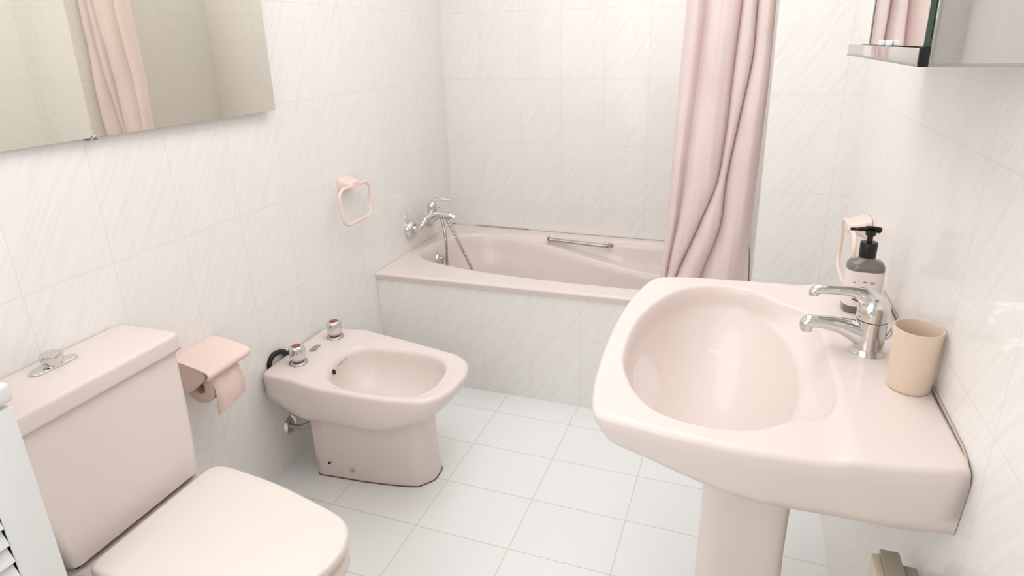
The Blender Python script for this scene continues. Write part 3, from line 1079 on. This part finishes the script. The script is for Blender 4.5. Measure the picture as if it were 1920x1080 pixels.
# bowl
SCN = (.42, 0)
NT = 120
RIM = [(.16, -.145), (.22, -.150), (.30, -.158), (.43, -.142), (.55, -.112), (.62, -.090), (.660, -.060), (.676, -.02), (.678, 0), (.676, .02), (.660, .060), (.62, .090), (.55, .112), (.43, .142), (.30, .158), (.22, .150), (.16, .145), (.15, 0)]
T0 = polar(RIM, SCN, NT)
FT = [(.12, -.09), (.20, -.105), (.35, -.100), (.50, -.080), (.545, -.05), (.555, 0), (.545, .05), (.50, .080), (.35, .100), (.20, .105), (.12, .09), (.11, 0)]
TF = polar(FT, SCN, NT)
rings = [ring3(TF, lambda x, y: 0), ring3(TF, lambda x, y: .012), ring3(mixp(TF, T0, .06), lambda x, y: .12), ring3(mixp(TF, T0, .22), lambda x, y: .20), ring3(mixp(TF, T0, .60), lambda x, y: .28),
         ring3(mixp(TF, T0, .90), lambda x, y: .335), ring3(T0, lambda x, y: .365), ring3(T0, lambda x, y: .385), ring3(inset(T0, SCN, .004), lambda x, y: .394), ring3(inset(T0, SCN, .012), lambda x, y: .398)]
bm = bmesh.new()
loft(bm, rings)
obj('bowl', bm, M_PINK, wc, angle=60)
SEATO = [(.238, -.10), (.239, -.138), (.247, -.152), (.262, -.158), (.30, -.158), (.43, -.142), (.55, -.114), (.625, -.092), (.662, -.064), (.679, -.025), (.681, 0), (.679, .025), (.662, .064), (.625, .092), (.55, .114), (.43, .142), (.30, .158), (.262, .158), (.247, .152), (.239, .138), (.238, .10), (.237, 0)]
S0 = polar(SEATO, SCN, NT)
bm = bmesh.new()
SI = polar([(.36 + .13 * math.cos(a), .09 * math.sin(a)) for a in [2 * PI * q / 40 for q in range(40)]], SCN, NT)
rg = []
for k in range(4):
    a = PI / 2 * k / 3
    rg.append([(x, y, .399 + .004 * (1 - math.cos(a))) for x, y in inset(S0, SCN, .006 + .004 * (1 - math.sin(a)))])
rg.append([(x, y, .411) for x, y in inset(S0, SCN, .006)])
rg.append([(x, y, .413) for x, y in inset(S0, SCN, .009)])
loft(bm, rg)
obj('seat', bm, M_SEATEDGE, wc, angle=50)
bm = bmesh.new()
rg = []
for k in range(5):
    a = PI / 2 * k / 4
    rg.append([(x, y, .414 + .003 * (1 - math.cos(a))) for x, y in inset(S0, SCN, .003 * (1 - math.sin(a)))])
for k in range(6):
    a = PI / 2 * k / 5
    rg.append([(x, y, .424 + .008 * math.sin(a)) for x, y in inset(S0, SCN, .010 * (1 - math.cos(a)))])
for k in range(1, 6):
    t = k / 6
    rg.append([(x, y, .432 + .003 * t) for x, y in inset(S0, SCN, .010 + .085 * t)])
loft(bm, rg)
obj('seat_lid', bm, M_SEAT, wc, angle=60)
for s in (-1, 1):
    bm = bmesh.new()
    tube(bm, [(.232, s * .075 - .02, .410), (.232, s * .075 + .02, .410)], .009, 14)
    obj('hinge', bm, M_SEAT, wc)
bm = bmesh.new()
box(bm, .03, .188, -.140, .140, .3985, .4065, .001)
obj('cistern_gap_shade', bm, M_DARK, wc, label='dark block painting the shade in the gap under the cistern')  # dark block set in the gap to give the shade below the cistern

# ------------------------------------------------------------------ louvred cabinet, left edge
cb = empty('louvred_cabinet', (0, 0, 0))
tag(cb, 'low white cabinet with a louvred front at the left edge, beside the toilet', 'cabinet')
CX, CY0, CY1 = .372, -2.257, -2.70
bm = bmesh.new()
box(bm, .095, CX - .020, CY1, CY0 - .001, .03, .826, .002)
obj('carcass', bm, M_WHITE, cb)
bm = bmesh.new()
box(bm, .092, CX + .002, CY1 - .005, CY0 + .004, .836, .868, .007, 3)
obj('top_board', bm, M_WHITE, cb)
bm = bmesh.new()
box(bm, CX - .018, CX, CY0 - .062, CY0 - .002, .04, .829, .002)
box(bm, CX - .018, CX, CY1, CY1 + .06, .04, .829, .002)
box(bm, CX - .018, CX, CY1 + .06, CY0 - .062, .765, .829, .002)
box(bm, CX - .018, CX, CY1 + .06, CY0 - .062, .04, .10, .002)
dr = obj('door', bm, M_WHITE, cb)
bm = bmesh.new()
zz = .12
while zz < .75:
    vs0 = len(bm.verts)
    sub = bmesh.new()
    box(sub, -.019, .019, CY1 + .061, CY0 - .063, -.003, .003, .0012, 1)
    bmesh.ops.rotate(sub, verts=sub.verts, cent=(0, 0, 0), matrix=Matrix.Rotation(math.radians(69), 3, 'Y'))
    bmesh.ops.translate(sub, verts=sub.verts, vec=(CX - .006, 0, zz))
    me = bpy.data.meshes.new('t')
    sub.to_mesh(me)
    sub.free()
    bm.from_mesh(me)
    bpy.data.meshes.remove(me)
    zz += .032
obj('slats', bm, M_WHITE, dr, smooth=False)

# ------------------------------------------------------------------ wall mirror (left)
mr = empty('wall_mirror', (.062 + .013, -1.9, 1.2), 0)
mr.rotation_euler = (0, .012, AL - .018)
tag(mr, 'large frameless mirror hung on the left wall above the toilet', 'mirror')
bm = bmesh.new()
box(bm, .0, .005, -.62, .647, -.029, .75, 0)
obj('glass', bm, M_MIRROR, mr, smooth=False)
bm = bmesh.new()
box(bm, -.004, -.0002, -.60, .630, -.012, .73, 0)
obj('backing', bm, M_DARK, mr, smooth=False)
for yy in (.078,):
    bm = bmesh.new()
    tube(bm, bez([(-.012, yy - .008, -.034), (.005, yy - .008, -.033), (.008, yy, -.026), (.005, yy + .008, -.033), (-.012, yy + .008, -.034)], 5), .0022, 8)
    obj('clip', bm, M_DULL, mr)

# ------------------------------------------------------------------ mirror cabinet (right wall)
mc = empty('mirror_cabinet', (0, 0, 0))
tag(mc, 'mirrored bathroom cabinet with sliding glass doors on the right wall above the basin', 'cabinet')
XF = 1.585
YN, YFAR = -1.968, -1.395
ZB = 1.317
bm = bmesh.new()
box(bm, XF + .022, W - .001, YN + .001, YFAR, ZB + .004, 1.90, .0015)
obj('carcass', bm, M_WHITE, mc)
bm = bmesh.new()
box(bm, XF + .010, W - .001, YN - .004, YN, ZB + .003, 1.90, .0008)
obj('side_panel', bm, M_STEEL, mc, label='polished mirror side panel')
bm = bmesh.new()
box(bm, XF - .001, W - .001, YN - .003, YFAR, ZB, ZB + .0035, .0008)
obj('bottom_edge', bm, M_DULL, mc)
bm = bmesh.new()
box(bm, XF, XF + .020, YN - .001, YFAR, ZB + .001, ZB + .020, .001)
rl = obj('rail', bm, M_CHROME, mc)
bm = bmesh.new()
box(bm, XF - .0005, XF + .010, YN - .006, YN - .001, ZB, ZB + .021, .0005)
obj('end_cap', bm, M_BLACK, rl)
bm = bmesh.new()
box(bm, XF + .0035, XF + .0085, YN + .001, -1.618, ZB + .0215, 1.90, 0)
d1 = obj('sliding_door', bm, M_MIRROR2, mc, smooth=False)
bm = bmesh.new()
box(bm, XF + .0032, XF + .0088, YN - .0014, YN + .0008, ZB + .0215, 1.90, 0)
obj('glass_edge', bm, M_GREEN, d1)
bm = bmesh.new()
box(bm, XF + .0030, XF + .0088, -1.6178, -1.606, ZB + .0215, 1.90, 0)
obj('glass_edge', bm, M_GREEN, d1)
bm = bmesh.new()
box(bm, XF + .0135, XF + .0185, -1.72, YFAR - .002, ZB + .0215, 1.90, 0)
obj('sliding_door', bm, M_MIRROR2, mc, smooth=False)
for yy in (-1.58, -1.735, -1.79):
    bm = bmesh.new()
    box(bm, XF + (.0085 if yy > -1.6 else -.003), XF + (.0125 if yy > -1.6 else .003), yy - .010, yy + .010, ZB + .021, ZB + .0275, .001)
    obj('door_runner', bm, M_WHITE, mc)
bm = bmesh.new()
box(bm, 1.50, W - .001, YN, YFAR, 2.036, 2.07, .004)
lp = obj('lamp_canopy', bm, M_WHITE, mc)
bm = bmesh.new()
box(bm, XF + .022, W - .001, YN, YFAR, 1.90, 2.037, .002)
obj('head_panel', bm, M_WHITE, mc)

# ------------------------------------------------------------------ slim heater under the basin end
ht = empty('wall_heater', (0, 0, 0))
tag(ht, 'slim cream and grey box heater on the wall under the near end of the washbasin', 'heater')
bm = bmesh.new()
box(bm, 1.662, 1.690, -2.30, -1.897, .22, .600, .003)
obj('front_casing', bm, M_OLIVE, ht, label='grey front casing')
bm = bmesh.new()
box(bm, 1.650, 1.6625, -2.28, -1.905, .20, .596, .003)
obj('front_panel', bm, M_CREAM, ht, label='cream front panel')
bm = bmesh.new()
box(bm, 1.690, 1.713, -2.29, -1.908, .24, .588, .003)
obj('rear_casing', bm, M_OLIVE, ht)
bm = bmesh.new()
box(bm, 1.713, W - .0005, -2.27, -1.915, .26, .575, 0)
obj('wall_gap_shade', bm, M_BLACK, ht)  # black strip standing in for the shaded gap between heater and wall
